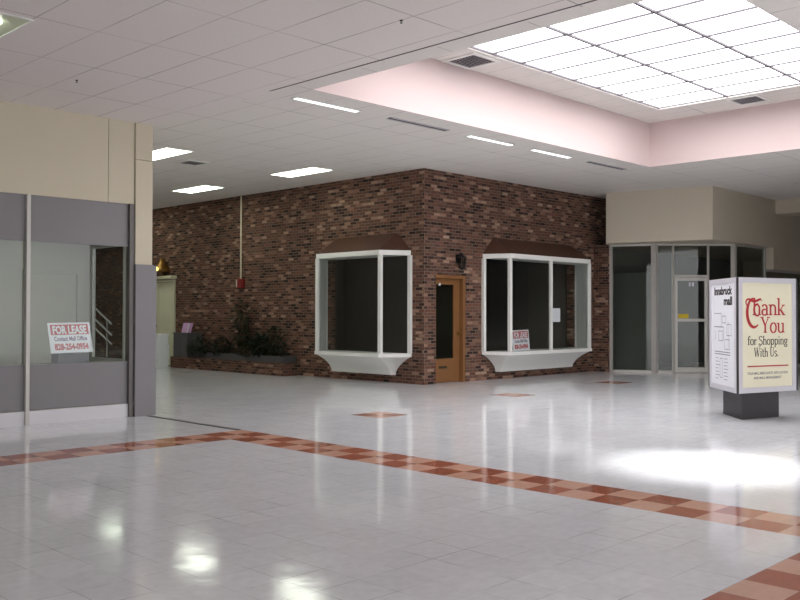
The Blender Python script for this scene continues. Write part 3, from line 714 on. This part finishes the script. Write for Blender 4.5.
# stroke lettering: thick uprights, thin joins, slab serifs
def ribbon(q, pts, w, mapf):
    """flat stroke through pts (2-D) with width w (single or per point)"""
    n = len(pts); ww = w if isinstance(w, (list, tuple)) else [w] * n
    Lp, Rp = [], []
    for i, p in enumerate(pts):
        a = Vector(pts[max(i - 1, 0)]); b = Vector(pts[min(i + 1, n - 1)]); d = (b - a).normalized(); nn = Vector((-d.y, d.x)) * ww[i] / 2
        Lp.append(Vector(p) + nn); Rp.append(Vector(p) - nn)
    for i in range(n - 1):
        q.face([mapf(*Lp[i]), mapf(*Rp[i]), mapf(*Rp[i + 1]), mapf(*Lp[i + 1])])
def arc(cx, cy, rx, ry, a0, a1, n=12): return [(cx + rx * math.cos(math.radians(a0 + (a1 - a0) * k / n)), cy + ry * math.sin(math.radians(a0 + (a1 - a0) * k / n))) for k in range(n + 1)]
K_, T_ = .135, .06       # thick / thin in em
def sf(x, y, w=.2): return ([(x - w / 2, y), (x + w / 2, y)], T_)
XH = .62
def mod(pts, lo=T_, hi=K_):   # modulated ring: thick at the sides
    n = len(pts); out = []
    for i in range(n):
        a = pts[max(i - 1, 0)]; b = pts[min(i + 1, n - 1)]; dx, dy = b[0] - a[0], b[1] - a[1]; L = math.hypot(dx, dy) or 1
        out.append(lo + (hi - lo) * abs(dy / L))
    return out
def mpts(pts): return (pts, mod(pts))
G = {
 'h': (.62, [([(.14, 0), (.14, 1)], K_), sf(.14, .03, .26), sf(.08, .97, .16), mpts(arc(.32, .40, .18, .2, 170, 0) + [(.50, .0)]), sf(.50, .03, .24)]),
 'n': (.62, [([(.14, 0), (.14, XH)], K_), sf(.14, .03, .26), sf(.08, XH - .03, .16), mpts(arc(.32, .40, .18, .2, 170, 0) + [(.50, .0)]), sf(.50, .03, .24)]),
 'a': (.56, [mpts(arc(.26, .44, .17, .16, 160, 0) + [(.43, 0)]), sf(.46, .03, .16), mpts(arc(.26, .17, .18, .17, 60, 330, 14))]),
 'k': (.62, [([(.14, 0), (.14, 1)], K_), sf(.14, .03, .26), sf(.08, .97, .16), ([(.2, .26), (.48, .58)], T_), sf(.48, XH - .03, .22), ([(.26, .34), (.5, .03)], K_), sf(.52, .03, .22)]),
 'Y': (.74, [([(.12, .97), (.37, .45)], K_), ([(.62, .97), (.37, .45)], T_ * 1.2), ([(.37, .47), (.37, 0)], K_), sf(.12, .97, .26), sf(.63, .97, .24), sf(.37, .03, .28)]),
 'o': (.56, [mpts(arc(.28, XH / 2, .22, XH / 2, 0, 360, 20))]),
 'u': (.64, [([(.14, XH), (.14, .2)], K_), mpts(arc(.32, .2, .18, .19, 180, 350)), ([(.5, XH), (.5, 0)], K_), sf(.08, XH - .03, .18), sf(.44, XH - .03, .18), sf(.55, .03, .16)]),
 'f': (.40, [([(.17, 0), (.17, .78)], K_), mpts(arc(.3, .78, .13, .17, 180, 30)), sf(.2, XH - .03, .34), sf(.17, .03, .28)]),
 'r': (.42, [([(.14, 0), (.14, XH)], K_), sf(.14, .03, .26), sf(.08, XH - .03, .16), mpts(arc(.3, .38, .14, .2, 160, 40))]),
 'S': (.64, [mpts([(.54, .8)] + arc(.32, .74, .22, .22, 30, 200, 10) + [(.3, .52)] + arc(.32, .25, .24, .24, 70, -150, 12)), ([(.12, .16), (.02, -.08), (.2, -.2), (.36, -.06)], T_ * 1.4)]),
 'p': (.60, [([(.14, -.3), (.14, XH)], K_), sf(.14, -.28, .26), sf(.08, XH - .03, .16), mpts(arc(.32, XH / 2, .2, XH / 2, 150, -150, 16))]),
 'i': (.30, [([(.15, 0), (.15, XH)], K_), sf(.15, .03, .26), sf(.10, XH - .03, .16), ([(.15, .78), (.15, .92)], K_)]),
 'g': (.60, [mpts(arc(.28, .38, .18, .22, 0, 360, 18)), mpts(arc(.28, -.12, .2, .16, 0, 360, 16)), ([(.2, .16), (.16, .06), (.3, .03)], T_), ([(.44, .52), (.56, .58)], T_ * 1.4)]),
 'W': (1.0, [([(.1, .97), (.3, 0)], K_), ([(.3, 0), (.5, .9)], T_), ([(.48, .97), (.68, 0)], K_), ([(.68, 0), (.88, .95)], T_), sf(.1, .97, .24), sf(.5, .97, .24), sf(.88, .97, .2)]),
 't': (.40, [([(.17, .85), (.17, .14)], K_), mpts(arc(.29, .14, .12, .13, 180, 320)), sf(.2, XH - .03, .32)]),
 'U': (.74, [([(.16, .97), (.16, .25)], K_), mpts(arc(.37, .25, .21, .24, 180, 360)), ([(.58, .25), (.58, .97)], T_ * 1.2), sf(.16, .97, .28), sf(.58, .97, .24)]),
 's': (.48, [mpts([(.40, .5)] + arc(.24, .46, .16, .15, 30, 220, 10) + [(.26, .31)] + arc(.24, .15, .17, .15, 60, -150, 12))]),
 '.': (.24, [([(.12, .0), (.12, .13)], K_)]),
 ' ': (.30, []),
}
def setline(q, s, x0, x1, base, size, mapf):
    tot = sum(G[c][0] for c in s); kx = (x1 - x0) / tot; x = x0
    for c in s:
        adv, st = G[c]
        for n, (pts, w) in enumerate(st):
            ribbon(q, [(x + px * kx, base + py * size) for px, py in pts], [v * (kx + size) / 2 for v in w] if isinstance(w, list) else w * (kx + size) / 2, lambda a, b, e=n * .00012: mapf(a, b, .001 + e))
        x += adv * kx
PT = lambda px: (px - 737) / 60.8 * S          # photo column to metres along the face (nearly linear here)
q = MB()
setline(q, 'hank', PT(752.6), PT(785.5), 1.095, .245, PR)
# ornate swash T
sw = [(arc(PT(755.5), 1.115, .145, .20, 75, 300, 18), None), (arc(PT(749.5), 1.30, .055, .04, -60, 210, 12), .03)]
bow = arc(PT(754.2), 1.13, .14, .205, 95, 305, 20); ribbon(q, bow, [.018 + .04 * math.sin(PI * k / 20) for k in range(21)], lambda a, b: PR(a, b, .0011))
ribbon(q, arc(PT(748.6), 1.275, .05, .045, 200, 20, 10) , .026, lambda a, b: PR(a, b, .0013))
ribbon(q, [(PT(746.4), 1.262), (PT(746.9), 1.235), (PT(748.4), 1.24), (PT(748.2), 1.262)], .022, lambda a, b: PR(a, b, .0014))
ribbon(q, [(PT(748.6) + .02, 1.32), (PT(751.5), 1.305), (PT(754), 1.29), (PT(757), 1.30), (PT(760.5), 1.325), (PT(761.8), 1.30)], [.03, .045, .04, .035, .03, .012], lambda a, b: PR(a, b, .0015))
ribbon(q, arc(PT(757.8), 1.17, .075, .085, 80, 290, 14), [.012 + .028 * math.sin(PI * k / 14) for k in range(15)], lambda a, b: PR(a, b, .0016))
setline(q, 'You', PT(760.5), PT(785), .845, .225, PR)
q.build('heading_lettering', M['red'], poster)
q = MB()
setline(q, 'for Shopping', PT(747.6), PT(788), .675, .125, PR)
setline(q, 'With Us.', PT(754), PT(778.5), .505, .13, PR)
q.build('lettering', M['ink'], poster)
q = MB(); ribbon(q, [(PT(747.5), .372), (PT(788.5), .372)], .018, lambda a, b: PR(a, b, .001)); q.build('rule_line', M['red'], poster)
q = MB()
text_faces(q, 'YOUR MALL MERCHANTS ASSOCIATION', .05, PR(PT(767.5), .255), pu, (0, 0, 1), .84, 'CENTER', .001, .001)
q.build('small_lettering', M['grey_ink'], poster); q = MB()
text_faces(q, 'AND MALL MANAGEMENT', .05, PR(PT(767.5), .19), pu, (0, 0, 1), .58, 'CENTER', .001, .001)
q.build('small_lettering', M['grey_ink'], poster)
# map face: runs from the rear corner to the front corner as the viewer reads it
dirp, PL, lu, ln_ = face_panel(K2, -ul, S, M['paper'], 'map_poster')
q = MB()
text_faces(q, 'Innsbruck', .16, PL(1.03, 1.395), lu, (0, 0, 1), .78, 'RIGHT', .007, .001)
text_faces(q, 'mall', .16, PL(1.03, 1.245), lu, (0, 0, 1), .36, 'RIGHT', .007, .001)
q.build('lettering', M['ink'], dirp)
q = MB()
def pl(pts, w=.008): ribbon(q, pts, w, lambda a, b: PL(a, b, .001))
def rect(x0, x1, y0, y1, w=.008):
    for a, b in (((x0, y0), (x1, y0)), ((x1, y0), (x1, y1)), ((x1, y1), (x0, y1)), ((x0, y1), (x0, y0))): pl([a, b], w)
pl([(.24, 1.12), (.56, 1.12)]); pl([(.56, 1.12), (.56, .92)]); pl([(.24, .92), (.66, .92)], .012); pl([(.66, .92), (.66, .72)])
rect(.60, .76, .98, 1.08); rect(.80, .98, .80, .96); rect(.44, .62, .72, .86); pl([(.3, .86), (.3, .72)]); rect(.70, .92, .60, .74); pl([(.86, 1.0), (.86, .62)])
pl([(.26, .555), (.94, .555)], .012); pl([(.26, .52), (.94, .52)], .012)
for k in range(7): pl([(.30, .46 - k * .05), (.30 + .12 + .04 * (k % 3), .46 - k * .05)]); pl([(.66, .46 - k * .05), (.66 + .16 + .03 * (k % 2), .46 - k * .05)])
rect(.50, .60, .18, .46)
q.build('map_drawing', M['grey_ink'], dirp)
face_panel(K1, K2 - K1, S, M['cream'], 'poster')

# ------------------------------------------------------------------ light
sc = bpy.context.scene
w = bpy.data.worlds.new('World'); sc.world = w; w.use_nodes = True
bg = w.node_tree.nodes['Background']; bg.inputs[0].default_value = (.98, .985, 1, 1); bg.inputs[1].default_value = 1.7
def spot(name, loc, to, power, ang, blend, size, col=(1, 1, 1)):
    l = bpy.data.lights.new(name, 'SPOT'); l.energy = power; l.spot_size = math.radians(ang); l.spot_blend = blend; l.shadow_soft_size = size; l.color = col
    o = bpy.data.objects.new(name, l); C.objects.link(o); o.location = loc
    o.rotation_euler = (Vector(to) - Vector(loc)).to_track_quat('-Z', 'Y').to_euler(); return o
spot('daylight_beam', (9.4, 4.8, 5.38), (8.5, 4.12, 0), 1000, 27, 1.0, .25)
spot('daylight_beam', (10.0, 6.2, 5.38), (8.55, 5.75, 0), 150, 14, 1.0, .25)

# ------------------------------------------------------------------ camera
f = Vector((math.cos(yaw) * math.cos(math.radians(.83)), math.sin(yaw) * math.cos(math.radians(.83)), math.sin(math.radians(.83))))
u = R.cross(f); ro = math.radians(.1); r2 = R * math.cos(ro) + u * math.sin(ro); u2 = u * math.cos(ro) - R * math.sin(ro)
cam = bpy.data.cameras.new('camera'); cam.lens = 905 * 36 / 800; cam.sensor_width = 36; cam.clip_end = 200
co = bpy.data.objects.new('camera', cam); C.objects.link(co)
co.matrix_world = Matrix(((r2.x, u2.x, -f.x, 0), (r2.y, u2.y, -f.y, 0), (r2.z, u2.z, -f.z, 1.5), (0, 0, 0, 1)))
sc.camera = co
vs = sc.view_settings; vs.view_transform = 'Standard'; vs.look = 'None'; vs.exposure = 1.45; vs.gamma = 1; vs.use_curve_mapping = False
sc.cycles.max_bounces = 10; sc.cycles.diffuse_bounces = 5; sc.cycles.use_denoising = True
